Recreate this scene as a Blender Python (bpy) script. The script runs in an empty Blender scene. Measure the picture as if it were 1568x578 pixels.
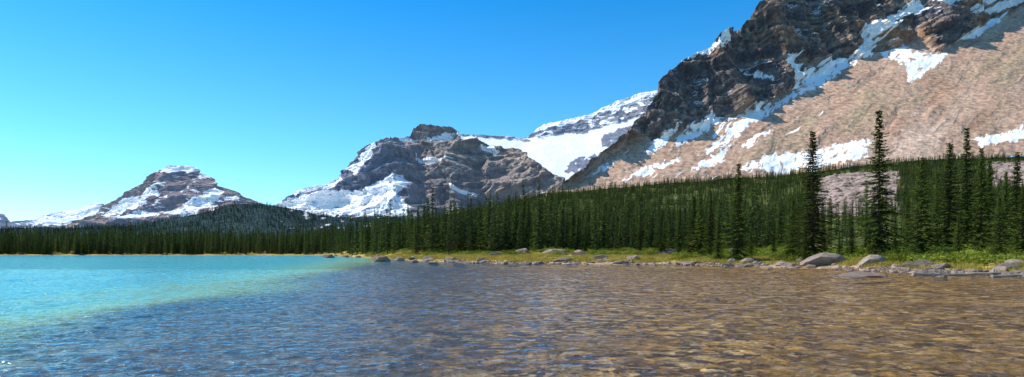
import bpy, math, random, numpy as np
rng=np.random.default_rng(7); random.seed(7)
F=1000.;CX=784.;HY=386.;H=1.6
scene=bpy.context.scene
# ---------------- noise ----------------
_P=rng.permutation(256).astype(np.int32); _P=np.concatenate([_P,_P])
_G=rng.normal(size=(256,3)); _G/=np.linalg.norm(_G,axis=1)[:,None]
_G=(_G*1.6).astype('f');_G0,_G1,_G2=[np.ascontiguousarray(_G[:,i]) for i in range(3)]
def noise(x,y,z):
    x,y,z=np.broadcast_arrays(np.asarray(x,float),np.asarray(y,float),np.asarray(z,float))
    fx=np.floor(x);fy=np.floor(y);fz=np.floor(z)
    xf=(x-fx).astype('f');yf=(y-fy).astype('f');zf=(z-fz).astype('f')
    xi=fx.astype(np.int32)&255;yi=fy.astype(np.int32)&255;zi=fz.astype(np.int32)&255
    f=lambda t:t*t*t*(t*(t*6-15)+10)
    u,v,w=f(xf),f(yf),f(zf)
    r=0
    for i in (0,1):
        a=_P[xi+i];xx=xf-i;uu=u if i else 1-u
        for j in (0,1):
            b=_P[(a+yi+j)&255];yy=yf-j;uv=uu*(v if j else 1-v)
            for k in (0,1):
                g=_P[(b+zi+k)&255]
                r=r+(_G0[g]*xx+_G1[g]*yy+_G2[g]*(zf-k))*(uv*(w if k else 1-w))
    return r
def fbm(x,y,z,o=5,g=.5):
    r=0;a=1;s=0
    for i in range(o):
        r=r+a*noise(x*2**i+i*17.3,y*2**i+i*5.1,z*2**i+i*9.7);s+=a;a*=g
    return r/s*1.4
def ridged(x,y,z,o=5,g=.55):
    r=0;a=1;s=0
    for i in range(o):
        r=r+a*(1-2*np.abs(noise(x*2**i+i*7.3,y*2**i+i*15.1,z*2**i+i*3.7)));s+=a;a*=g
    return r/s
def sst(a,b,x):
    t=np.clip((x-a)/(b-a),0,1);return t*t*(3-2*t)
def mixc(a,b,t): return a*(1-t[...,None])+np.asarray(b,float)*t[...,None]
def C(*c): return np.array(c,float)
def inpoly(px,py,pts):
    r=np.zeros(px.shape,bool);n=len(pts)
    for i in range(n):
        x1,y1=pts[i];x2,y2=pts[(i+1)%n]
        if y1==y2: continue
        c=((y1>py)!=(y2>py))&(px<(x2-x1)*(py-y1)/(y2-y1)+x1)
        r^=c
    return r
def polys(px,py,L):
    r=np.zeros(px.shape,bool)
    for p in L: r|=inpoly(px,py,p)
    return r
def tab(x,pairs):
    a=np.array(pairs,float);return np.interp(x,a[:,0],a[:,1])
# ---------------- mesh utils ----------------
def grid_mesh(name,X,Y,Z,col,mat,attrs={}):
    R,Cn=X.shape
    me=bpy.data.meshes.new(name)
    idx=np.arange(R*Cn).reshape(R,Cn)
    q=np.stack([idx[:-1,:-1],idx[:-1,1:],idx[1:,1:],idx[1:,:-1]],-1).reshape(-1,4)
    me.vertices.add(R*Cn);me.vertices.foreach_set('co',np.stack([X,Y,Z],-1).astype('f').ravel())
    me.loops.add(q.size);me.loops.foreach_set('vertex_index',q.astype('i').ravel())
    me.polygons.add(len(q));me.polygons.foreach_set('loop_start',np.arange(0,q.size,4,dtype='i'))
    me.polygons.foreach_set('use_smooth',np.ones(len(q),bool))
    me.update(calc_edges=True)
    if col is not None:
        a=me.color_attributes.new('Col','FLOAT_COLOR','POINT')
        c=np.ones((R*Cn,4),'f');c[:,:3]=np.clip(col.reshape(-1,3),0,1);a.data.foreach_set('color',c.ravel())
    for k,v in attrs.items():
        a=me.attributes.new(k,'FLOAT','POINT');a.data.foreach_set('value',v.astype('f').ravel())
    me.materials.append(mat)
    ob=bpy.data.objects.new(name,me);scene.collection.objects.link(ob);return ob
def normals(X,Y,Z):
    P=np.stack([X,Y,Z],-1);du=np.gradient(P,axis=1);dv=np.gradient(P,axis=0)
    n=np.cross(du,dv);n/=np.linalg.norm(n,axis=-1)[...,None]+1e-9;return n
def loft(px,lines,segs):
    Ys=[];Zs=[]
    for i,n in enumerate(segs):
        t=np.linspace(0,1,n,endpoint=(i==len(segs)-1))[:,None]
        Ys.append(lines[i][0][None]*(1-t)+lines[i+1][0][None]*t)
        Zs.append(lines[i][1][None]*(1-t)+lines[i+1][1][None]*t)
    Y=np.concatenate(Ys);Z=np.concatenate(Zs)
    PX=np.broadcast_to(px[None],Y.shape).copy()
    X=(PX-CX)/F*Y
    PY=HY-F*(Z-H)/Y
    return X,Y,Z,PX,PY
def py2z(py,D): return H+(HY-py)/F*D
# ---------------- materials ----------------
class NT:
    def __init__(s,name):
        s.m=bpy.data.materials.new(name);s.m.use_nodes=True;s.t=s.m.node_tree;s.t.nodes.clear()
    def n(s,ty,ins={},**kw):
        nd=s.t.nodes.new(ty)
        for k,v in kw.items(): setattr(nd,k,v)
        for k,v in ins.items():
            if isinstance(v,bpy.types.NodeSocket): s.t.links.new(v,nd.inputs[k])
            else: nd.inputs[k].default_value=v
        return nd
    def math(s,op,a,b=0.,c=0.,clamp=False):
        nd=s.n('ShaderNodeMath',{0:a,1:b,2:c},operation=op);nd.use_clamp=clamp;return nd.outputs[0]
    def mix(s,f,a,b,bt='MIX'):
        nd=s.t.nodes.new('ShaderNodeMix');nd.data_type='RGBA';nd.blend_type=bt
        for i,v in ((0,f),(6,a),(7,b)):
            if isinstance(v,bpy.types.NodeSocket): s.t.links.new(v,nd.inputs[i])
            else: nd.inputs[i].default_value=v if i==0 else (*v,1)
        return nd.outputs[2]
    def mrange(s,v,a,b,c,d,smooth=False):
        nd=s.n('ShaderNodeMapRange',{0:v,1:a,2:b,3:c,4:d})
        if smooth: nd.interpolation_type='SMOOTHSTEP'
        return nd.outputs[0]
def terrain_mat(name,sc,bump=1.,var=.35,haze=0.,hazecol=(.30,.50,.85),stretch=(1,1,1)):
    t=NT(name)
    tc=t.n('ShaderNodeNewGeometry').outputs['Position']
    mp=t.n('ShaderNodeMapping',{0:tc,3:stretch}).outputs[0]
    n1=t.n('ShaderNodeTexNoise',{0:mp,'Scale':1/sc,'Detail':7.,'Roughness':.6}).outputs[0]
    at=t.n('ShaderNodeVertexColor',layer_name='Col').outputs[0]
    lum=t.n('ShaderNodeSeparateColor',{0:at}).outputs[2]
    snowy=t.mrange(lum,.5,.7,1,0)
    v=t.math('MULTIPLY',snowy,var);v=t.math('ADD',v,.03)
    f=t.math('MULTIPLY_ADD',t.mrange(n1,.3,.7,-1,1),v,1.)
    col=t.n('ShaderNodeVectorMath',{0:at,3:f},operation='SCALE').outputs[0]
    bd=t.math('MULTIPLY_ADD',snowy,sc*.38*bump,sc*.06*bump)
    bp=t.n('ShaderNodeBump',{'Strength':1.,'Distance':bd,'Height':n1}).outputs[0]
    d=t.n('ShaderNodeBsdfDiffuse',{'Color':col,'Normal':bp}).outputs[0]
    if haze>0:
        e=t.n('ShaderNodeEmission',{0:(*hazecol,1),1:1.}).outputs[0]  # aerial haze painted in: constant bluish glow mixed into the surface
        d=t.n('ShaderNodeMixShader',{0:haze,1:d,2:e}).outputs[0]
    t.n('ShaderNodeOutputMaterial',{0:d});return t.m
SNOW=C(.97,.97,.97)
# ================= RIGHT MOUNTAIN =================
gpx=lambda x:tab(x,[(-300,3),(400,4),(480,8),(550,22),(600,32),(650,42),(700,56),(750,68),(800,80),(850,90),(900,96),(1000,104),(1100,112),(1200,118),(1300,130),(1400,140),(1568,146),(1900,150)])
def big_mountain():
    px=np.arange(835,1860,1.05)
    Db=np.full(px.shape,960.);zb=gpx(px)-6
    yS=tab(px,[(835,293),(870,280),(885,269),(915,244),(940,232),(958,219),(1010,214),(1060,200),(1110,182),(1180,157),(1215,130),(1270,102),(1345,82),(1390,66),(1440,80),(1480,54),(1530,24),(1568,8),(1700,-20),(1860,-40)])
    yR=tab(px,[(835,292),(870,277),(885,266),(915,241),(940,228),(956,212),(965,195),(985,178),(1000,152),(1012,125),(1045,95),(1070,82),(1100,60),(1130,48),(1155,18),(1175,-2),(1220,-35),(1300,-60),(1450,-60),(1568,-50),(1860,-90)])
    eS=(HY-yS)/F;eR=(HY-yR)/F
    Ds=(.62*Db-zb)/(.62-eS);zs=H+eS*Ds
    Dr=np.maximum((1.35*Ds-zs)/(1.35-eR),Ds+2);zr=H+eR*Dr
    X,Y,Z,PX,PY=loft(px,[(Db,zb),(Ds,zs),(Dr,zr),(Dr+350,zr*.55)],[210,330,10])
    wx=fbm(PX/40,PY/40,0,5)*16;wy=fbm(PX/40,PY/40,7,5)*16
    bS=np.interp(PX,px,yS)
    rock=sst(3,-3,PY-bS+wy*.9)
    edge=sst(835,900,PX)
    wrp=fbm(X/200,Y/200,Z/200,3)
    hz=Z+wrp*35-X*.10
    def terr(T,o=0):
        q=(hz+o)/T;fr=q-np.floor(q);return np.where(fr<.75,fr/.75,1)-fr
    lm=fbm(X/90,Z/60,Y/90,3)
    rg=ridged(X/150,Y/220,Z/260,7,.58)-.35
    rg2=ridged(X/34,Y/60,Z/110,6,.6)-.35
    d=rock*edge*(rg*75+rg2*24+terr(41)*60*(.6+lm)+terr(15,4)*22*(.7-lm)+terr(6,2)*7)
    sc=(1-rock)*edge*(fbm(X/120,Y/120,0,5)*10+fbm(X/14,Y/14,Z/14,4)*1.2+ridged((PX*.63+PY*.77+wx*1.2)/45,(PX*.77-PY*.63)/200,3,4)*5)
    Y2=Y-d*.9-sc*.5;Z2=Z+d*.15+sc*.6;X2=X+rock*edge*fbm(X/50,Z/50,Y/50,5)*12
    n=normals(X2,Y2,Z2)
    st=fbm(hz/7,X/400,Y/400,5,.6)
    st2=noise(hz/24,X/500,3)
    big=fbm(X/180,Z/120,Y/180,5)
    fine=fbm(X/12,Z/16,Y/12,4,.6)
    rc=mixc(mixc(np.broadcast_to(C(.085,.070,.066),X.shape+(3,)),C(.36,.265,.205),sst(-.4,.6,st*.8+st2*.6+fine*.2)),C(.48,.25,.12),sst(.05,.55,big+fine*.3)*.65)
    rc=mixc(rc,C(.08,.09,.12),sst(.05,.7,-big)*.65)
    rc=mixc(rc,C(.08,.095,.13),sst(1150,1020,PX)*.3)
    rc=rc*(1+.28*fine)[...,None]
    u=(PX*.63+PY*.77);v=(PX*.77-PY*.63)
    ww=fbm(PX/50,PY/50,50,4)*16
    sk=fbm((u+ww)/16,v/90,1,6,.62);sk2=fbm((u+ww)/60,v/200,5,4);sg=fbm(X/22,Y/22,Z/22,6,.6)
    s=mixc(np.broadcast_to(C(.52,.335,.23),X.shape+(3,)),C(.36,.23,.16),sst(-.05,.7,sk)*.75)
    s=mixc(s,C(.62,.45,.33),sst(0,.6,sk2)*.75)
    s=mixc(s,C(.33,.27,.15),sst(.05,.6,-sk2+sg*.4)*.55)
    s=mixc(s,C(.40,.215,.135),sst(.15,.7,fbm(PX/70,PY/50,66,4))*.6)
    s=mixc(s,C(.64,.52,.41),sst(.15,.7,sg)*.35)
    s=s*(1+.2*fbm(X/5,Y/5,Z/5,3,.7))[...,None]
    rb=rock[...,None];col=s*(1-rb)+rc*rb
    P=[[(1400,8),(1420,15),(1375,38),(1350,60),(1337,84),(1300,104),(1262,128),(1232,142),(1250,120),(1215,138),(1232,112),(1300,88),(1320,62),(1316,42),(1345,35)],
     [(1345,84),(1385,72),(1402,84),(1452,84),(1440,98),(1420,112),(1392,126),(1384,104),(1360,92)],
     [(1458,68),(1500,40),(1535,22),(1528,36),(1490,60)],
     [(1422,4),(1440,-30),(1650,-30),(1650,12),(1500,6),(1432,12)],
     [(1250,230),(1290,219),(1334,214),(1324,244),(1270,256),(1235,266)],
     [(1482,218),(1530,203),(1650,180),(1650,200),(1500,226)],
     [(1130,262),(1185,238),(1243,234),(1236,252),(1180,266)],
     [(1206,135),(1206,84),(1218,84),(1226,110),(1218,135)],
     [(1176,156),(1184,166),(1130,209),(1085,236),(1080,230),(1125,196)],
     [(1092,176),(1112,184),(1062,212),(1035,228),(1036,210)],
     [(1140,172),(1166,160),(1155,177),(1105,193)],
     [(1124,220),(1105,247),(1055,266),(1075,246)],
     [(1000,216),(1038,196),(1012,228),(985,240)],
     [(1045,243),(1005,266),(950,280),(1000,253)],
     [(1185,203),(1150,226),(1135,226),(1160,206)],
     [(1310,80),(1240,135),(1180,175),(1176,170),(1240,125)],
     [(955,245),(925,262),(905,272),(915,258)],
     [(1090,40),(1120,66),(1060,95),(1050,90),(1100,62)],
     [(1140,100),(1165,112),(1185,128),(1160,120)],
     [(1470,20),(1560,6),(1530,20),(1480,32)]]
    fx=fbm(PX/7,PY/7,3,5,.6)*7;fy=fbm(PX/7,PY/7,11,5,.6)*7
    sn=polys(PX+fx+wx*.35,PY+fy+wy*.35,P).astype(float)
    holes=sst(.3,.4,fbm((u+ww)/7,v/14,20,5,.6));sn*=1-holes
    spk=(n[...,2]>.6)&(fbm(PX/30,PY/22,30,6,.6)+n[...,2]*.5>.74)&(rock>.6)
    stre=(fbm((u+ww*.6)/5,v/50,40,4)+fbm(PX/60,PY/40,41,3)*.9>.72)&(rock<.4)&(PX<1260)
    sn=np.clip(sn+spk+stre,0,1)
    col=col*(1-sn[...,None])+SNOW*sn[...,None]
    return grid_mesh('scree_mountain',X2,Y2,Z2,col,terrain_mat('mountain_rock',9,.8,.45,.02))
big_mountain()
# ================= generic far mountain =================
def far_mountain(name,px,lines,segs,L,amp,cols,polysn,spk,seed,haze,warp=6,tilt=.1,strata=.35,rockp=None,snowbase=0,ampf=None,zc=.06):
    X,Y,Z,PX,PY=loft(px,lines,segs)
    e=sst(px[0],px[0]+25,PX)*sst(px[-1],px[-1]-25,PX)
    if ampf is not None: e=e*ampf(PX,PY)
    hz=Z+fbm(X/L,Y/L,Z/L+seed,3)*L*.15-X*tilt
    def terr(T):
        q=hz/T;fr=q-np.floor(q);return np.where(fr<.75,fr/.75,1)-fr
    rg=ridged(X/L,Y/L/1.3,Z/L/2.2+seed,7,.56)-.42
    d=e*amp*(rg*1.1+terr(L*strata)*.5+terr(L*strata*.3)*.2-.08)
    Y2=Y-d;Z2=Z+d*zc;X2=X+e*amp*.25*fbm(X/L*3,Z/L*3,seed,4)
    n=normals(X2,Y2,Z2)
    wx=fbm(PX/14,PY/14,seed,5)*warp;wy=fbm(PX/14,PY/14,seed+9,5)*warp
    st=fbm(hz/(L*.09),X/L/3,seed,4);big=fbm(X/L,Z/L,seed+3,4);fine=fbm(X/L*8,Z/L*8,seed,4,.6)
    c=mixc(np.broadcast_to(C(*cols[0]),X.shape+(3,)),cols[1],sst(-.4,.6,st+fine*.3))  # bluish tones passed for far ranges paint distance haze into base colour
    c=mixc(c,cols[2],sst(-.2,.5,big)*.7)
    if len(cols)>3: c=mixc(c,cols[3],sst(cols[4]+60,cols[4]-60,PX)*.8)  # left flank tinted blue-grey: its shade and haze painted into the rock colour
    c=c*(1+.22*fine)[...,None]
    sn=polys(PX+wx,PY+wy,polysn)
    sn&=~(fbm(PX/9,PY/6,seed+20,5,.6)>.42)
    sn=sn|((n[...,2]>spk[0])&(fbm(PX/18,PY/12,seed+30,5)*.8+n[...,2]*.6+spk[2]*(HY-PY)/100>spk[1]))
    sn=sn.astype(float)
    if snowbase: sn=np.clip(sst(snowbase[0],snowbase[1],PY-np.interp(PX,snowbase[2][0],snowbase[2][1])+wy)+sn,0,1)
    if rockp: sn=sn*(1-polys(PX+wx,PY+wy,rockp)*(fbm(PX/10,PY/8,seed+40,4)>-.35))
    c=c*(1-sn[...,None])+SNOW*sn[...,None]
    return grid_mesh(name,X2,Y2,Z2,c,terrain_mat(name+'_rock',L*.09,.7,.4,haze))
px=np.arange(385,925,.8)
yR=tab(px,[(385,325),(430,312),(455,302),(500,277),(530,268),(545,240),(560,219),(580,212),(600,209),(622,206),(640,200),(655,196),(690,198),(705,205),(720,212),(760,223),(790,227),(805,240),(820,252),(850,269),(880,292),(925,320)])
yC=tab(px,[(385,330),(450,316),(530,299),(560,290),(605,264),(625,275),(640,300),(700,318),(800,305),(850,285),(925,325)])
yC=np.maximum(yC,yR+3)
D0=np.full(px.shape,3100.);D1=np.full(px.shape,3700.);D2=D1+np.clip((yC-yR)*6,30,900)
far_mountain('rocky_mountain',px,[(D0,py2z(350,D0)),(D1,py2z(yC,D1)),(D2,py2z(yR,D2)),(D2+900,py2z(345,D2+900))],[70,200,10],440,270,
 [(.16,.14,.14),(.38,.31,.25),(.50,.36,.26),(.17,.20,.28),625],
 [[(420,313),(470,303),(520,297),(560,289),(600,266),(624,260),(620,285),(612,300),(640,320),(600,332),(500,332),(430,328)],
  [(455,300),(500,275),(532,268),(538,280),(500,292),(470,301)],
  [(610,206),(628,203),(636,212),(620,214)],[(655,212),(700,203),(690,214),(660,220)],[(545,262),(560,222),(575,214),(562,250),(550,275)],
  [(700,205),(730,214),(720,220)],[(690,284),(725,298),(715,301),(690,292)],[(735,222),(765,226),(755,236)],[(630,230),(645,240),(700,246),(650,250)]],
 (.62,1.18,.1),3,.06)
px=np.arange(680,1080,.8)
yT=tab(px,[(680,206),(725,209),(800,214),(830,210),(900,201),(985,177),(1080,160)])
yR=tab(px,[(680,204),(725,207),(800,211),(808,209),(830,191),(850,187),(900,177),(940,157),(970,146),(1005,139),(1080,130)])
D0=np.full(px.shape,4500.);D1=D0+900;D2=D1+np.clip((yT-yR)*12,20,900)
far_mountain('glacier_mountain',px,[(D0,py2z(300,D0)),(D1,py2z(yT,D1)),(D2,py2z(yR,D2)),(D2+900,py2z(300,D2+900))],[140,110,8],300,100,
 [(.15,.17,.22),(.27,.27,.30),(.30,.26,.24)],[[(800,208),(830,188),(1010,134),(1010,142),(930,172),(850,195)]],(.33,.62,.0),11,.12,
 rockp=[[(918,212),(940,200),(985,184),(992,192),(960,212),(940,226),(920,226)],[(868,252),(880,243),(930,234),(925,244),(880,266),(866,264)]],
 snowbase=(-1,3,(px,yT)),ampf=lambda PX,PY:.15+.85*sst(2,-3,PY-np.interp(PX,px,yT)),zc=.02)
px=np.arange(100,480,.8)
yR=tab(px,[(100,345),(150,327),(185,303),(215,288),(232,274),(245,264),(262,256),(295,254),(308,264),(325,277),(345,287),(375,302),(400,311),(480,335)])
D0=np.full(px.shape,6200.);D1=D0+700;D2=D1+np.clip((335-yR)*11,20,900)
yM=np.maximum(332-(332-yR)*.35,yR+1)
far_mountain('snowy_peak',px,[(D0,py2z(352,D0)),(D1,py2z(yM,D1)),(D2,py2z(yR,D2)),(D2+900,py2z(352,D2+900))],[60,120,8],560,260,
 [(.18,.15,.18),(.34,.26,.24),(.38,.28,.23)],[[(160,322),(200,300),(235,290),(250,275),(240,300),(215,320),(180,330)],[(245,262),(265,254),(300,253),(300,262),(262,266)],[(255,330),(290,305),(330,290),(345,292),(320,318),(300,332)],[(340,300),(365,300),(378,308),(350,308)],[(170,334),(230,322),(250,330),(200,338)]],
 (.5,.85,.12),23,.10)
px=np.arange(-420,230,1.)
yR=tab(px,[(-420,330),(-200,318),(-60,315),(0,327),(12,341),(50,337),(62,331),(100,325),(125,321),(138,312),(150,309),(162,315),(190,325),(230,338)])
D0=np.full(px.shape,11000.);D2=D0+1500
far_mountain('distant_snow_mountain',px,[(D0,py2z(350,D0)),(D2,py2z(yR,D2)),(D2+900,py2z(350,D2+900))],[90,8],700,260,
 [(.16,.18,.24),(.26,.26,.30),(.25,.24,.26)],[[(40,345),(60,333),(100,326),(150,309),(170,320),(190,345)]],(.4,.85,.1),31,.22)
# ================= forested hill =================
hyR=lambda x:tab(x,[(-420,352),(0,350),(100,349),(200,345),(280,333),(320,322),(350,313),(400,312),(430,317),(470,325),(520,333),(600,333),(660,338),(720,350),(900,360)])
px=np.arange(-420,900,2.2)
D0=np.full(px.shape,1400.);D1=D0+700
X,Y,Z,PX,PY=loft(px,[(D0,py2z(378,D0)),(D1,py2z(hyR(px),D1)),(D1+600,py2z(375,D1+600))],[90,10])
Z=Z+fbm(X/150,Y/150,0,5)*9
c=mixc(np.broadcast_to(C(.03,.055,.055),X.shape+(3,)),(.045,.075,.06),sst(-.3,.5,fbm(X/40,Y/40,3,4)))
sp=(fbm(PX/14,PY/5,5,5)>.4)&(PX>430)&(PX<640)
c[sp]=SNOW*.8
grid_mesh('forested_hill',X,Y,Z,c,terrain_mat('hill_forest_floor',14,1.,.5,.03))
# ================= GROUND =================
def Dshore(px): return tab(px,[(-600,330),(0,320),(430,316),(490,300),(530,235),(560,180),(600,138),(650,112),(700,96),(800,87),(1000,83),(1130,73),(1250,64),(1330,56),(1400,49),(1568,42),(1900,36)])
def ground(px,D):
    X=(px-CX)/F*D
    sn=fbm(X/9,D/9,2,4)*4*np.clip(D/80,.5,3)
    d=D-Dshore(px)+sn
    z=np.where(d<0,-np.minimum(-d*.035,.55),np.interp(d,[0,2,8,30,60],[0,.2,.5,1.3,2.0]))
    D0=Dshore(px)+60
    z10=gpx(px);z5=z10*tab(px,[(0,.25),(900,.22),(1150,.22),(1280,.29),(1600,.30)])
    t1=np.clip((D-D0)/(500-D0),0,1);t2=np.clip((D-500)/500,0,1)
    ex=z5*t1**1.2+(z10-z5)*t2
    near=sst(6,40,d)
    z=z+ex+fbm(X/6,D/6,1,4)*.25*sst(0,5,d)+near*fbm(X/40,D/40,4,3)*1.2*np.clip(D/200,.3,2)+fbm(X/1.2,D/1.2,4,3)*.05*sst(-4,2,d)*(d<12)
    return X,z,d
def clearing(px,D):
    return ((fbm(px/30,D/50,77,3)*.6+sst(1240,1270,px)*sst(1410,1335,px)*1.25*sst(270,330,D)*sst(870,780,D)+sst(1480,1540,px)*.9*sst(500,600,D)*sst(900,830,D))>.62)
px=np.arange(-500,1950,3.2)
Dr=np.concatenate([np.geomspace(.6,30,60,endpoint=False),np.geomspace(30,400,430,endpoint=False),np.geomspace(400,3200,150)])
PX,DD=np.meshgrid(px,Dr)
X,Z,d=ground(PX,DD)
clr=clearing(PX,DD)&(d>20)
Z=Z+clr*ridged(X/7,DD/7,0,4)*2.0
bed=sst(.6,-.3,d)
c=np.broadcast_to(C(.27,.19,.095),X.shape+(3,)).copy()
gr=fbm(X/3,DD/3,9,5)
shore=mixc(np.broadcast_to(C(.50,.37,.26),X.shape+(3,)),(.26,.175,.115),sst(-.3,.4,gr))
mead=mixc(np.broadcast_to(C(.50,.38,.09),X.shape+(3,)),(.25,.25,.05),sst(-.1,.5,fbm(X/5,DD/3,19,5,.6)))
mead=mixc(mead,C(.34,.21,.11),sst(.05,.4,fbm(X/7,DD/2,39,5,.6)))
ff=mixc(np.broadcast_to(C(.07,.09,.03),X.shape+(3,)),(.20,.20,.07),sst(-.1,.6,fbm(X/14,DD/14,29,4)))
rk=mixc(np.broadcast_to(C(.46,.34,.29),X.shape+(3,)),(.17,.135,.12),sst(-.2,.4,fbm(X/5,DD/9,49,5,.6)))
def over(c,b,m): return c*(1-m[...,None])+b*m[...,None]
c=over(c,shore,sst(-.6,.2,d));c=over(c,mead,sst(1.5,4.5,d+gr*4));c=over(c,ff,sst(28,45,d+gr*8));c=over(c,rk,clr.astype(float))
t=NT('ground_soil')
pos=t.n('ShaderNodeNewGeometry').outputs['Position']
at=t.n('ShaderNodeVertexColor',layer_name='Col').outputs[0]
bd=t.n('ShaderNodeAttribute',attribute_name='bed').outputs['Fac']
n1=t.n('ShaderNodeTexNoise',{0:pos,'Scale':1.2,'Detail':9.,'Roughness':.7}).outputs[0]
nd=t.n('ShaderNodeTexNoise',{0:pos,'Scale':2.2,'Detail':4.})
wp=t.n('ShaderNodeVectorMath',{0:nd.outputs['Color'],3:1.1},operation='SCALE').outputs[0]
wp=t.n('ShaderNodeVectorMath',{0:wp,1:pos},operation='ADD').outputs[0]
vo=t.n('ShaderNodeTexVoronoi',{0:wp,'Scale':2.6});vo2=t.n('ShaderNodeTexVoronoi',{0:wp,'Scale':2.6},feature='DISTANCE_TO_EDGE')
sep=t.n('ShaderNodeSeparateColor',{0:vo.outputs['Color']})
stone=t.mix(sep.outputs[0],(.20,.11,.025),(.86,.56,.15))
stone=t.mix(t.mrange(sep.outputs[1],.75,.95,0,.8),stone,(.92,.76,.46))
stone=t.mix(t.mrange(sep.outputs[2],.65,.75,0,.85),stone,(.08,.045,.015))
stone=t.mix(t.mrange(vo2.outputs[0],0,.06,.75,0),stone,(.05,.028,.008))
nb=t.n('ShaderNodeTexNoise',{0:pos,'Scale':.35,'Detail':3.}).outputs[0]
stone=t.mix(t.mrange(nb,.5,.7,.0,.55),stone,(.60,.38,.10))
nb2=t.n('ShaderNodeTexNoise',{0:pos,'Scale':.18,'Detail':4.}).outputs[0]
stone=t.mix(t.mrange(nb2,.5,.68,.0,.5),stone,(.16,.10,.035))
col=t.mix(t.math('MULTIPLY',bd,1.),at,stone)
col=t.n('ShaderNodeVectorMath',{0:col,3:t.mrange(n1,.3,.7,.6,1.4)},operation='SCALE').outputs[0]
bp=t.n('ShaderNodeBump',{'Strength':1.,'Distance':.25,'Height':n1}).outputs[0]
t.n('ShaderNodeOutputMaterial',{0:t.n('ShaderNodeBsdfDiffuse',{'Color':col,'Normal':bp}).outputs[0]})
grid_mesh('ground',X,DD,Z,c,t.m,{'bed':bed})
# ================= WATER =================
t=NT('lake_water')
pos=t.n('ShaderNodeNewGeometry').outputs['Position']
sx=t.n('ShaderNodeSeparateXYZ',{0:pos})
nz=t.n('ShaderNodeTexNoise',{0:t.n('ShaderNodeMapping',{0:pos,3:(.5,.12,1)}).outputs[0],'Scale':.5,'Detail':4.}).outputs[0]
a=t.math('MULTIPLY_ADD',sx.outputs[1],.11,6.0);a=t.math('ADD',a,sx.outputs[0])
a=t.math('MULTIPLY',a,-1.);a=t.math('ADD',a,t.math('MULTIPLY_ADD',nz,10.,-5.))
Y8=t.math('MULTIPLY_ADD',sx.outputs[1],.06,3.0)
T0=t.math('DIVIDE',a,Y8)
T=t.mrange(T0,-1.,2.3,0,1,True)
Tg=t.mrange(T0,-3.,-.3,0,1,True)
cr=t.n('ShaderNodeValToRGB',{0:T});e=cr.color_ramp.elements
e[0].position=0;e[0].color=(.07,.10,.12,1);e[1].position=1;e[1].color=(.10,.46,.40,1)
for p,cc in ((.25,(.06,.13,.15)),(.48,(.24,.36,.12)),(.72,(.22,.48,.25))):
    q=e.new(p);q.color=(*cc,1)
patch=t.n('ShaderNodeTexNoise',{0:t.n('ShaderNodeMapping',{0:pos,3:(.3,.12,1)}).outputs[0],'Scale':1.,'Detail':5.,'Roughness':.65}).outputs[0]
body=t.mix(t.mrange(patch,.35,.65,0,.7),cr.outputs[0],(.035,.29,.36))
body=t.mix(t.mrange(T,.5,.95,1,0),body,cr.outputs[0])
op=t.math('MAXIMUM',t.mrange(T,.08,.6,.02,.96),t.math('MULTIPLY',Tg,.5))
mpw=t.n('ShaderNodeMapping',{0:pos,3:(.8,1.0,1)}).outputs[0]
w1=t.n('ShaderNodeTexNoise',{0:mpw,'Scale':5.,'Detail':4.,'Roughness':.6,'Distortion':.4}).outputs[0]
w2=t.n('ShaderNodeTexNoise',{0:mpw,'Scale':1.1,'Detail':2.}).outputs[0]
w3=t.n('ShaderNodeTexNoise',{0:mpw,'Scale':14.,'Detail':2.,'Distortion':.5}).outputs[0]
hgt=t.math('ADD',t.math('MULTIPLY',w1,.09),t.math('MULTIPLY',w2,.13))
hgt=t.math('ADD',hgt,t.math('MULTIPLY',w3,.026))
bp=t.n('ShaderNodeBump',{'Strength':1.,'Distance':1.,'Height':hgt}).outputs[0]
fr=t.n('ShaderNodeFresnel',{0:1.33,'Normal':bp}).outputs[0]
tr=t.n('ShaderNodeBsdfTransparent',{0:(.98,.94,.82,1)}).outputs[0]
df=t.n('ShaderNodeBsdfDiffuse',{'Color':body,'Normal':bp}).outputs[0]
m1=t.n('ShaderNodeMixShader',{0:op,1:tr,2:df}).outputs[0]
gl=t.n('ShaderNodeBsdfGlossy',{'Color':(1,1,1,1),'Roughness':.07,'Normal':bp}).outputs[0]
t.n('ShaderNodeOutputMaterial',{0:t.n('ShaderNodeMixShader',{0:fr,1:m1,2:gl}).outputs[0]})
px=np.arange(-560,2100,2.6);Dw=np.concatenate([np.linspace(.5,5,20,endpoint=False),np.geomspace(5,60,560,endpoint=False),np.geomspace(60,360,120)])
PX,DD=np.meshgrid(px,Dw);XX=(PX-CX)/F*DD
cs,sn_=math.cos(.3),math.sin(.3);A=XX*cs+DD*sn_;B=-XX*sn_+DD*cs
fade=sst(110,40,DD)
wv=(ridged(A/1.1,B/.6,3,2)*.026+noise(A/.45,B/.28,9)*.026+noise(A/2.7,B/1.6,20)*.03+noise(A/.2,B/.14,19)*.009*sst(30,12,DD))*fade
grid_mesh('lake_water',XX,DD,wv-.01*fade,None,t.m)
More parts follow.
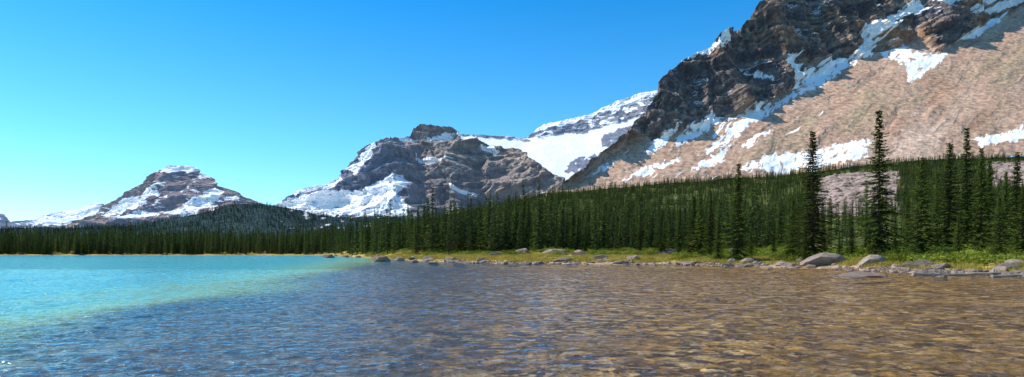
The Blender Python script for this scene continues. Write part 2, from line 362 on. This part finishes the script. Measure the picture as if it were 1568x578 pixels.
# ================= TREES =================
def foliage_mat(name,dark,light,rnd=.5,transl=.35):
    t=NT(name)
    v=t.n('ShaderNodeVertexColor',layer_name='Col').outputs[0]
    s=t.n('ShaderNodeSeparateColor',{0:v}).outputs
    oin=t.n('ShaderNodeObjectInfo');oi=oin.outputs['Random']
    pn=t.n('ShaderNodeTexNoise',{0:oin.outputs['Location'],'Scale':.018,'Detail':3.}).outputs[0]
    oi2=t.math('ADD',t.math('MULTIPLY',oi,.5),t.mrange(pn,.4,.62,0,.6))
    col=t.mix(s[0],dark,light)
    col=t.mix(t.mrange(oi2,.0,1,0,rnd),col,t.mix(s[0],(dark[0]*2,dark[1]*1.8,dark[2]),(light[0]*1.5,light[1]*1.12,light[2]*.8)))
    br=t.math('MULTIPLY',t.math('FRACT',t.math('MULTIPLY',oi,37.7)),.9)
    col=t.n('ShaderNodeVectorMath',{0:col,3:t.math('ADD',br,.55)},operation='SCALE').outputs[0]
    col=t.mix(s[1],col,(.12,.085,.06))
    d=t.n('ShaderNodeBsdfDiffuse',{'Color':col}).outputs[0]
    tl=t.n('ShaderNodeBsdfTranslucent',{'Color':col}).outputs[0]
    t.n('ShaderNodeOutputMaterial',{0:t.n('ShaderNodeMixShader',{0:transl,1:d,2:tl}).outputs[0]});return t.m
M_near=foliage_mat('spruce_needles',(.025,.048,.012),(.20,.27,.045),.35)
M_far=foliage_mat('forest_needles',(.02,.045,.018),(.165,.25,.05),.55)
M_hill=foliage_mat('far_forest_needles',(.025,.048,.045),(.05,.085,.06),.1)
def tri_mesh(name,V,Cc,mat,extra=None):
    V=np.concatenate([V]+([extra[0]] if extra else []));Cc=np.concatenate([Cc]+([extra[1]] if extra else []))
    N=len(V);me=bpy.data.meshes.new(name)
    me.vertices.add(N*3);me.vertices.foreach_set('co',V.astype('f').ravel())
    me.loops.add(N*3);me.loops.foreach_set('vertex_index',np.arange(N*3,dtype='i'))
    me.polygons.add(N);me.polygons.foreach_set('loop_start',np.arange(0,N*3,3,dtype='i'))
    me.update(calc_edges=True)
    a=me.color_attributes.new('Col','FLOAT_COLOR','POINT')
    c=np.ones((N*3,4),'f');c[:,:3]=Cc.reshape(-1,3);a.data.foreach_set('color',c.ravel())
    me.materials.append(mat);return me
def trunk_tris(Ht,r,seg=7,rows=8,bend=0):
    T=[]
    zs=np.linspace(-.3,Ht,rows+1);ang=np.arange(seg)*2*math.pi/seg
    for i in range(rows):
        for k in range(seg):
            def p(z,a):
                rr=r*(1-max(z,0)/Ht)**.8+.01
                return (rr*math.cos(a)+bend*math.sin(z/Ht*3),rr*math.sin(a),z)
            a0,a1=ang[k],ang[(k+1)%seg];z0,z1=zs[i],zs[i+1]
            T+= [(p(z0,a0),p(z0,a1),p(z1,a1)),(p(z0,a0),p(z1,a1),p(z1,a0))]
    T=np.array(T);c=np.zeros_like(T);c[...,1]=1;return T,c
def spruce(name,Ht,R,nb,nt,tw,ww,seed,mat,low=.04,gap=.35,pw=.9,per=6):
    r=np.random.default_rng(seed);T=[];K=[]
    nw=nb//per;wf=r.uniform(.7,1.2,nw+1);sec=r.uniform(.7,1.2,8)
    for i in range(nb):
        wi=i//per
        f=low+(1-low)*((wi+.5+r.uniform(-.45,.45))/nw)
        f=min(f,.995)
        th=i*6.283/per+wi*.9+r.uniform(-.4,.4)
        k=1-f
        prof=min(1,(k*1.04)**pw)*(1-.3*max(0,k-.8)/.2)
        irr=wf[min(wi,nw)]*sec[int((th%6.283)/6.283*8)%8]
        irr=1+(irr-1)*gap*2.2
        L=max(.09*R,R*prof*max(irr,.35)*r.uniform(.45,1.2))
        z0=f*Ht
        up=.5*(f-.4)+r.uniform(-.18,.15)
        ns=max(4,int(nt*(.3+.7*L/R)))
        s=np.sort(r.uniform(.10,1,ns))
        rad=s*L;zz=z0+L*(up*s-.42*s**1.5*(1-f*.6)+.22*s**3)
        ca,sa=math.cos(th),math.sin(th)
        side=np.where(np.arange(ns)%2==0,1.,-1.)
        base=np.stack([ca*rad,sa*rad,zz],-1)
        tl=tw*(1.1-.6*s)*r.uniform(.6,1.3,ns)*(.4+.6*L/R)
        da=side*r.uniform(.3,1.2,ns)
        dirv=np.stack([np.cos(th+da),np.sin(th+da),r.uniform(-.6,.1,ns)],-1)
        tip=base+dirv*tl[:,None]
        perp=np.stack([-np.sin(th+da),np.cos(th+da),r.uniform(-.6,.6,ns)],-1)*(ww*r.uniform(.6,1.3,ns))[:,None]
        mid=base+dirv*tl[:,None]*.35
        tri=np.stack([mid-perp-dirv*tl[:,None]*.4,mid+perp-dirv*tl[:,None]*.2,tip],1)
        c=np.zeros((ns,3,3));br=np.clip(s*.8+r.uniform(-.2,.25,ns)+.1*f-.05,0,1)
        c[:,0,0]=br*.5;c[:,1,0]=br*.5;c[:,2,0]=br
        T.append(tri);K.append(c)
        a=np.array([[0,0,z0-.05],[0,0,z0+.05],[ca*L*.8,sa*L*.8,z0+L*(up*.8-.42*.72*(1-f*.6)+.11)]])
        T.append(a[None]);cc=np.zeros((1,3,3));cc[...,1]=1;K.append(cc)
    return tri_mesh(name,np.concatenate(T),np.concatenate(K),mat,trunk_tris(Ht,Ht*.013))
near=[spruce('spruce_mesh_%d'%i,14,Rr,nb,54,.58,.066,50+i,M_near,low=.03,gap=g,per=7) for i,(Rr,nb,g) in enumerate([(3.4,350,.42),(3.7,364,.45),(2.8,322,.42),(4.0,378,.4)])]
def proto_col(name,meshes):
    c=bpy.data.collections.new(name)
    for i,m in enumerate(meshes):
        o=bpy.data.objects.new(m.name+'_proto',m);c.objects.link(o)
    return c
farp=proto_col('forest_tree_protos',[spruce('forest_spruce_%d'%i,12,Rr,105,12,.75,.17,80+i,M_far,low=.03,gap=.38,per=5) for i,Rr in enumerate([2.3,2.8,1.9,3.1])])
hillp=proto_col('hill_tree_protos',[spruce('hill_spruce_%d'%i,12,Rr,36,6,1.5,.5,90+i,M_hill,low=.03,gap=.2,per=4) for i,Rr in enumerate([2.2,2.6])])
def scatter(name,pts,rot,scl,idx,coll):
    N=len(pts);me=bpy.data.meshes.new(name);me.vertices.add(N);me.vertices.foreach_set('co',pts.astype('f').ravel())
    a=me.attributes.new('rotv','FLOAT_VECTOR','POINT');a.data.foreach_set('vector',rot.astype('f').ravel())
    a=me.attributes.new('sclv','FLOAT_VECTOR','POINT');a.data.foreach_set('vector',scl.astype('f').ravel())
    a=me.attributes.new('pick','INT','POINT');a.data.foreach_set('value',idx.astype('i').ravel())
    ob=bpy.data.objects.new(name,me);scene.collection.objects.link(ob)
    g=bpy.data.node_groups.new(name+'_gn','GeometryNodeTree')
    g.interface.new_socket('Geometry',in_out='INPUT',socket_type='NodeSocketGeometry')
    g.interface.new_socket('Geometry',in_out='OUTPUT',socket_type='NodeSocketGeometry')
    N_=g.nodes;i=N_.new('NodeGroupInput');o=N_.new('NodeGroupOutput')
    ip=N_.new('GeometryNodeInstanceOnPoints');ci=N_.new('GeometryNodeCollectionInfo')
    ci.inputs['Collection'].default_value=coll;ci.inputs['Separate Children'].default_value=True;ci.inputs['Reset Children'].default_value=True
    def na(n,ty):
        q=N_.new('GeometryNodeInputNamedAttribute');q.data_type=ty;q.inputs[0].default_value=n
        return [s for s in q.outputs if s.enabled and s.name=='Attribute'][0]
    l=g.links.new
    l(i.outputs[0],ip.inputs['Points']);l(ci.outputs[0],ip.inputs['Instance']);ip.inputs['Pick Instance'].default_value=True
    l(na('pick','INT'),ip.inputs['Instance Index']);l(na('rotv','FLOAT_VECTOR'),ip.inputs['Rotation']);l(na('sclv','FLOAT_VECTOR'),ip.inputs['Scale'])
    l(ip.outputs[0],o.inputs[0])
    m=ob.modifiers.new('instances','NODES');m.node_group=g;return ob
def rs(N,lo,hi,wid=.15,tilt=.03):
    s=rng.uniform(lo,hi,N);w=s*rng.uniform(1-wid,1+wid,N)
    return np.stack([w,w,s],-1),np.stack([rng.normal(0,tilt,N),rng.normal(0,tilt,N),rng.uniform(0,6.28,N)],-1)
def samp(N,p0,p1,d0,d1):
    px=rng.uniform(p0,p1,N);D=np.sqrt(rng.uniform(d0**2,d1**2,N));return px,D
px1,D1=samp(27000,430,1850,110,985)
px2,D2=samp(5000,-420,520,322,520)
px3,D3=samp(2000,-420,520,520,900)
px4,D4=samp(2000,500,1200,105,260)
px5,D5=samp(420,-420,500,323,345)
pxa=np.concatenate([px1,px2,px3,px4,px5]);Da=np.concatenate([D1,D2,D3,D4,D5])
Xa,Za,da=ground(pxa,Da)
ds=Da-Dshore(pxa)
lim=tab(pxa,[(-400,4),(500,6),(600,22),(700,30),(900,36),(1100,42),(1300,45),(1600,40)])+fbm(Xa/20,Da/20,3,2)*10*(pxa>520)
keep=(ds>lim)&(~clearing(pxa,Da))
thin=fbm(Xa/60,Da/60,8,3)>.15
keep&=~(thin&(rng.uniform(size=len(pxa))<.65)&(pxa>820))
keep&=~((pxa>1250)&(Da<330)&(rng.uniform(size=len(pxa))<.4))
pxa,Da,Xa,Za=pxa[keep],Da[keep],Xa[keep],Za[keep]
N=len(pxa);S,Rt=rs(N,.4,1.0,.2)
S*=np.where(rng.uniform(size=N)<.18,1.3,1.)[:,None]
big=fbm(Xa/50,Da/50,60,2)*.2+1
S*=big[:,None]
S*=tab(pxa,[(-400,1.05),(480,1.05),(600,.95),(900,.9),(1500,.85)])[:,None]
scatter('spruce_forest',np.stack([Xa,Da,Za-.2],-1),Rt,S,rng.integers(0,4,N),farp)
N=14000;t_=rng.uniform(0,1,N)**.8;pxh=rng.uniform(-420,860,N)
Dh=1400+700*t_;zh=py2z(378,1400)*(1-t_)+py2z(hyR(pxh),2100)*t_
Xh=(pxh-CX)/F*Dh
k=fbm(pxh/30,t_*4,9,4)<.25
k|=pxh<430
Xh,Dh,zh=Xh[k],Dh[k],zh[k]
S,Rt=rs(len(Xh),.6,1.2);scatter('hill_forest',np.stack([Xh,Dh,zh-1],-1),Rt,S,rng.integers(0,2,len(Xh)),hillp)
# near trees
NT_=[(1128,250,80,0),(1245,200,76,1),(1347,168,72,0),(1214,305,80,3),(1412,240,74,1),(1452,218,78,3),(1480,196,84,2),(1502,226,82,0),(1530,300,60,3),(1566,285,64,1),
(1072,285,96,2),(1088,292,92,2),(1062,300,98,3),(1150,345,90,1),(1184,340,86,2),(1305,338,74,3),(1390,300,86,0),(1435,262,90,2),(1555,232,95,2),(1515,245,92,2),(1262,330,90,0),(1040,318,104,0),(980,322,112,2),(1012,330,108,1),(1325,325,92,2),(1372,330,80,3),(1468,330,66,3),(1590,250,70,0),(1640,210,74,1),(1700,240,78,3),(1100,330,84,0),(1232,345,68,2),(1285,352,82,1),(1540,262,88,1)]
for j,(x,ty,D,v) in enumerate(NT_):
    Xg,zg,_=ground(np.array([float(x)]),np.array([float(D)]))
    zg=float(zg[0]);ht=py2z(ty,D)-zg
    o=bpy.data.objects.new('spruce_tree',near[v]);scene.collection.objects.link(o)
    s=ht/14;w=s*random.uniform(.85,1.05)
    o.location=(float(Xg[0]),D,zg-.1);o.scale=(w,w,s);o.rotation_euler=(random.gauss(0,.015),random.gauss(0,.015),random.uniform(0,6.28))
# ================= ROCKS =================
def rock_mat():
    t=NT('boulder_stone');pos=t.n('ShaderNodeTexCoord').outputs['Object']
    n=t.n('ShaderNodeTexNoise',{0:pos,'Scale':3.,'Detail':9.,'Roughness':.7}).outputs[0]
    n2=t.n('ShaderNodeTexNoise',{0:pos,'Scale':1.1,'Detail':4.}).outputs[0]
    oi=t.n('ShaderNodeObjectInfo').outputs['Random']
    c=t.mix(t.mrange(n,.3,.7,0,1),(.13,.10,.08),(.52,.41,.33))
    c=t.mix(t.mrange(n2,.45,.65,0,.7),c,(.44,.27,.18))
    c=t.mix(t.math('MULTIPLY',oi,.6),c,(.11,.088,.075))
    b=t.n('ShaderNodeBump',{'Strength':.8,'Distance':.12,'Height':n}).outputs[0]
    t.n('ShaderNodeOutputMaterial',{0:t.n('ShaderNodeBsdfDiffuse',{'Color':c,'Normal':b}).outputs[0]});return t.m
RM=rock_mat()
import bmesh
def rock_mesh(name,seed,sub=4):
    r=np.random.default_rng(seed);bm=bmesh.new();bmesh.ops.create_icosphere(bm,subdivisions=sub,radius=1)
    me=bpy.data.meshes.new(name);bm.to_mesh(me);bm.free()
    v=np.empty(len(me.vertices)*3,'f');me.vertices.foreach_get('co',v);v=v.reshape(-1,3).astype(float)
    for _ in range(14):
        n=r.normal(size=3);n/=np.linalg.norm(n);dd=r.uniform(.5,.85)
        v-=np.maximum(0,v@n-dd)[:,None]*n*.95
    q=fbm(v[:,0]*1.5+seed,v[:,1]*1.5,v[:,2]*1.5,4)
    v*=(1+q*.14)[:,None]
    me.vertices.foreach_set('co',v.astype('f').ravel());me.materials.append(RM);me.update();return me
rocks=[rock_mesh('rock_mesh_%d'%i,i*3+1,4 if i<4 else 3) for i in range(6)]
BL=[(1278,405,76,17),(1346,405,46,15),(1412,410,34,10),(1548,414,40,12),(800,389,24,10),(845,390,36,9),(890,391,24,8),(1026,390,36,9),(578,401,28,11),(500,395,17,7),(528,394,9,4),(690,400,22,8),(1128,395,20,14),(1150,404,30,9),(1322,424,60,5),(970,398,22,8),(868,401,34,7),(655,399,18,7),(1560,406,30,10),(612,399,15,6),(1240,404,26,8),(1445,410,30,8),(920,397,20,6),(760,392,18,6),(1055,405,40,5),(700,405,32,5),(632,402,12,4),(740,403,18,5),(950,404,26,5),(1200,407,22,6),(665,405,14,4)]
for x,yb,w,h in BL:
    Ds_=np.geomspace(38,300,4000);_,zz,_=ground(np.full(4000,float(x)),Ds_);zz=np.maximum(zz,0)
    yy=HY-F*(zz-H)/Ds_;ix=np.argmax(yy<yb);D=float(Ds_[ix]);z=float(zz[ix])
    o=bpy.data.objects.new('boulder',random.choice(rocks));scene.collection.objects.link(o)
    ww=w/F*D/1.5;hh=h/F*D
    o.scale=(ww,ww*.7,hh*1.1);o.location=((x-CX)/F*D,D+ww*.4,z+hh*.15);o.rotation_euler=(random.uniform(-.12,.12),random.uniform(-.12,.12),random.uniform(-.4,.4))
rc=proto_col('shore_rock_protos',rocks)
N=3800
pxr=rng.uniform(470,1750,N);dd=rng.normal(.5,1.6,N);dd=np.where(rng.uniform(size=N)<.22,rng.uniform(-12,14,N),dd)
Dq=Dshore(pxr)+dd*np.clip(Dshore(pxr)/80,.7,2)
Xr,zr,dr=ground(pxr,Dq);dsc=rng.pareto(2.2,N)*.085+.06;dsc=np.minimum(dsc,tab(pxr,[(500,.9),(1000,.75),(1300,.5),(1568,.42)]))
scl=np.stack([dsc*rng.uniform(.8,1.6,N),dsc*rng.uniform(.8,1.3,N),dsc*rng.uniform(.4,.9,N)],-1)
k=(dr>-9)&(dr<12)&((dr>-2.5)|(dsc>.3))&(fbm(Xr/5,Dq/5,90,3)>-.25)
scatter('shore_rocks',np.stack([Xr,Dq,zr+.04],-1)[k],np.stack([rng.normal(0,.2,N),rng.normal(0,.2,N),rng.uniform(0,6.28,N)],-1)[k],scl[k],rng.integers(0,6,N)[k],rc)
N=6500;pxt=rng.uniform(1230,1700,N);Dt=np.sqrt(rng.uniform(270**2,900**2,N));k=clearing(pxt,Dt);pxt,Dt=pxt[k],Dt[k];Xt,Zt,_=ground(pxt,Dt);N=len(Xt)
s=rng.pareto(2.2,N)*.9+.6;s=np.minimum(s,5)
if N: scatter('talus_rocks',np.stack([Xt,Dt,Zt+.4],-1),np.stack([rng.normal(0,.3,N),rng.normal(0,.3,N),rng.uniform(0,6.28,N)],-1),np.stack([s,s,s*.7],-1),rng.integers(0,6,N),rc)
# ================= SHRUBS & GRASS =================
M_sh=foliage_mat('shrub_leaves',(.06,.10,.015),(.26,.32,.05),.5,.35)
M_gr=foliage_mat('grass_blades',(.22,.20,.04),(.54,.45,.12),.4,.35)
def shrub(name,seed):
    r=np.random.default_rng(seed);n=1100
    u=r.normal(size=(n,3));u/=np.linalg.norm(u,axis=1)[:,None];u[:,2]=np.abs(u[:,2])
    lump=1+.35*np.sin(u[:,0]*5+seed)*np.sin(u[:,1]*6)
    p=u*(r.uniform(.25,1,n)**.5*lump)[:,None]*C(1,1,.8)
    a=r.normal(size=(n,3))*.05;b=r.normal(size=(n,3))*.05
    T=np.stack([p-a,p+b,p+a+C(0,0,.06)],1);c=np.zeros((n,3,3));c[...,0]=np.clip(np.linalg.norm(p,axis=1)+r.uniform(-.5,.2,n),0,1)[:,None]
    st=np.stack([np.zeros((30,3))+C(.03,0,0),np.zeros((30,3))-C(.03,0,0),p[:30]],1);cs=np.zeros((30,3,3));cs[...,1]=1
    return tri_mesh(name,T,c,M_sh,(st,cs))
def tuft(name,seed):
    r=np.random.default_rng(seed);n=26;b=r.normal(0,.16,(n,3));b[:,2]=0
    a=r.uniform(0,6.28,n);w=np.stack([np.cos(a),np.sin(a),a*0],-1)*.018
    tip=b+np.stack([r.normal(0,.13,n),r.normal(0,.13,n),r.uniform(.2,.45,n)],-1)
    c=np.zeros((n,3,3));c[...,0]=r.uniform(0,1,n)[:,None];return tri_mesh(name,np.stack([b-w,b+w,tip],1),c,M_gr)
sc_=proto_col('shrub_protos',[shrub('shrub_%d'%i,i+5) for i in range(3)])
gc_=proto_col('grass_protos',[tuft('grass_%d'%i,i+15) for i in range(4)])
N=1300;pxs=rng.uniform(560,1750,N);dd=rng.uniform(9,50,N);Dq=Dshore(pxs)+dd
Xs,zs,dr=ground(pxs,Dq);k=(dr>7)&((pxs>1040)|(dd>22))&(fbm(Xs/7,Dq/7,5,2)>-.05);N=len(Xs)
s=rng.uniform(.4,1.4,N)*np.where(pxs>1040,1.15,.9)
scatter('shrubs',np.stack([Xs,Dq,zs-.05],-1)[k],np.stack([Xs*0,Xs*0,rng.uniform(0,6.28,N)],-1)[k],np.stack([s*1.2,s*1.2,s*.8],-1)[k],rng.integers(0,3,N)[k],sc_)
N=26000;pxs=rng.uniform(560,1750,N);dd=rng.uniform(2,42,N);Dq=Dshore(pxs)+dd
Xs,zs,dr=ground(pxs,Dq);k=(dr>2.)&(fbm(Xs/4,Dq/3,55,3)>-.05);s=rng.uniform(.4,1.2,N)
scatter('meadow_grass',np.stack([Xs,Dq,zs-.02],-1)[k],np.stack([Xs*0,Xs*0,rng.uniform(0,6.28,N)],-1)[k],np.stack([s*1.5,s*1.5,s],-1)[k],rng.integers(0,4,N)[k],gc_)
def log(name,x0,x1,D,z,r,seed):
    rr=np.random.default_rng(seed);n=26;sg=10
    V=[];Fc=[]
    for i in range(n):
        t=i/(n-1);cx=x0+(x1-x0)*t;cy=D+math.sin(t*4)*.25;cz=z+math.sin(t*5+seed)*.07
        for k in range(sg):
            a=k*2*math.pi/sg;q=r*(1-.55*t)*(1+.15*rr.normal())
            V.append((cx,cy+q*math.cos(a),cz+q*math.sin(a)))
    for i in range(n-1):
        for k in range(sg): Fc.append((i*sg+k,i*sg+(k+1)%sg,(i+1)*sg+(k+1)%sg,(i+1)*sg+k))
    Fc+= [tuple(range(sg)),tuple(range((n-1)*sg,n*sg))[::-1]]
    for q in range(5):
        b=len(V);t=rr.uniform(.3,.95);cx=x0+(x1-x0)*t;ln=rr.uniform(.3,.7)
        V+= [(cx-.03,D+.25*math.sin(t*4),z),(cx+.03,D+.25*math.sin(t*4),z),(cx+.02,D+.3,z+.03),(cx+rr.uniform(-.2,.3),D+rr.uniform(-.3,.3),z+ln)]
        Fc+= [(b,b+1,b+3),(b+1,b+2,b+3),(b+2,b,b+3)]
    me=bpy.data.meshes.new(name);me.from_pydata(V,[],Fc)
    t=NT('driftwood_bark');n1=t.n('ShaderNodeTexNoise',{0:t.n('ShaderNodeMapping',{0:t.n('ShaderNodeNewGeometry').outputs['Position'],3:(1,12,12)}).outputs[0],'Scale':2.,'Detail':6.}).outputs[0]
    t.n('ShaderNodeOutputMaterial',{0:t.n('ShaderNodeBsdfDiffuse',{'Color':t.mix(n1,(.16,.12,.09),(.46,.40,.33))}).outputs[0]})
    me.materials.append(t.m);o=bpy.data.objects.new(name,me);scene.collection.objects.link(o)
log('driftwood_log',27.0,33.2,44.0,.12,.14,3)
log('driftwood_log',30.5,36.5,41.5,.10,.10,5)
# ================= LIGHT, SKY, CAMERA =================
az=math.radians(-76);el=math.radians(48)
sd=np.array([math.sin(az)*math.cos(el),math.cos(az)*math.cos(el),math.sin(el)])
from mathutils import Vector
L=bpy.data.lights.new('sun','SUN');L.energy=5;L.angle=math.radians(.5);L.color=(1,.95,.87)
lo=bpy.data.objects.new('sun',L);scene.collection.objects.link(lo);lo.rotation_euler=Vector(-sd).to_track_quat('-Z','Y').to_euler();lo.location=(0,0,50)
w=bpy.data.worlds.new('World');scene.world=w;w.use_nodes=True;nt=w.node_tree;nt.nodes.clear()
sk=nt.nodes.new('ShaderNodeTexSky');sk.sky_type='NISHITA';sk.sun_disc=False;sk.sun_elevation=el;sk.sun_rotation=az;sk.altitude=1900;sk.air_density=1.0;sk.dust_density=.3;sk.ozone_density=2.0
tcn=nt.nodes.new('ShaderNodeTexCoord');spx=nt.nodes.new('ShaderNodeSeparateXYZ');rp=nt.nodes.new('ShaderNodeValToRGB')
el_=rp.color_ramp.elements
el_[0].position=0;el_[0].color=(.60,.80,.84,1);el_[1].position=1;el_[1].color=(.55,.75,.85,1)
q=el_.new(.15);q.color=(.34,.80,.94,1);q=el_.new(.36);q.color=(.08,.68,1.0,1);q=el_.new(.6);q.color=(.25,.65,.85,1)
mx=nt.nodes.new('ShaderNodeMix');mx.data_type='RGBA';mx.blend_type='MULTIPLY';mx.inputs[0].default_value=1
bg=nt.nodes.new('ShaderNodeBackground');bg.inputs[1].default_value=.15
sc3=nt.nodes.new('ShaderNodeVectorMath');sc3.operation='SCALE';sc3.inputs[3].default_value=1.5
ow=nt.nodes.new('ShaderNodeOutputWorld')
l=nt.links.new
l(tcn.outputs['Generated'],spx.inputs[0]);l(spx.outputs[2],rp.inputs[0]);l(rp.outputs[0],sc3.inputs[0])
l(sk.outputs[0],mx.inputs[6]);l(sc3.outputs[0],mx.inputs[7]);l(mx.outputs[2],bg.inputs[0]);l(bg.outputs[0],ow.inputs[0])
cam=bpy.data.cameras.new('camera');co=bpy.data.objects.new('camera',cam);scene.collection.objects.link(co)
cam.sensor_width=36;cam.lens=F/1568*36;cam.shift_y=97.3/1568;cam.clip_end=60000;cam.clip_start=.1
co.location=(0,0,H);co.rotation_euler=(math.radians(90),0,0);scene.camera=co
scene.view_settings.view_transform='Standard';scene.view_settings.look='None';scene.view_settings.exposure=0
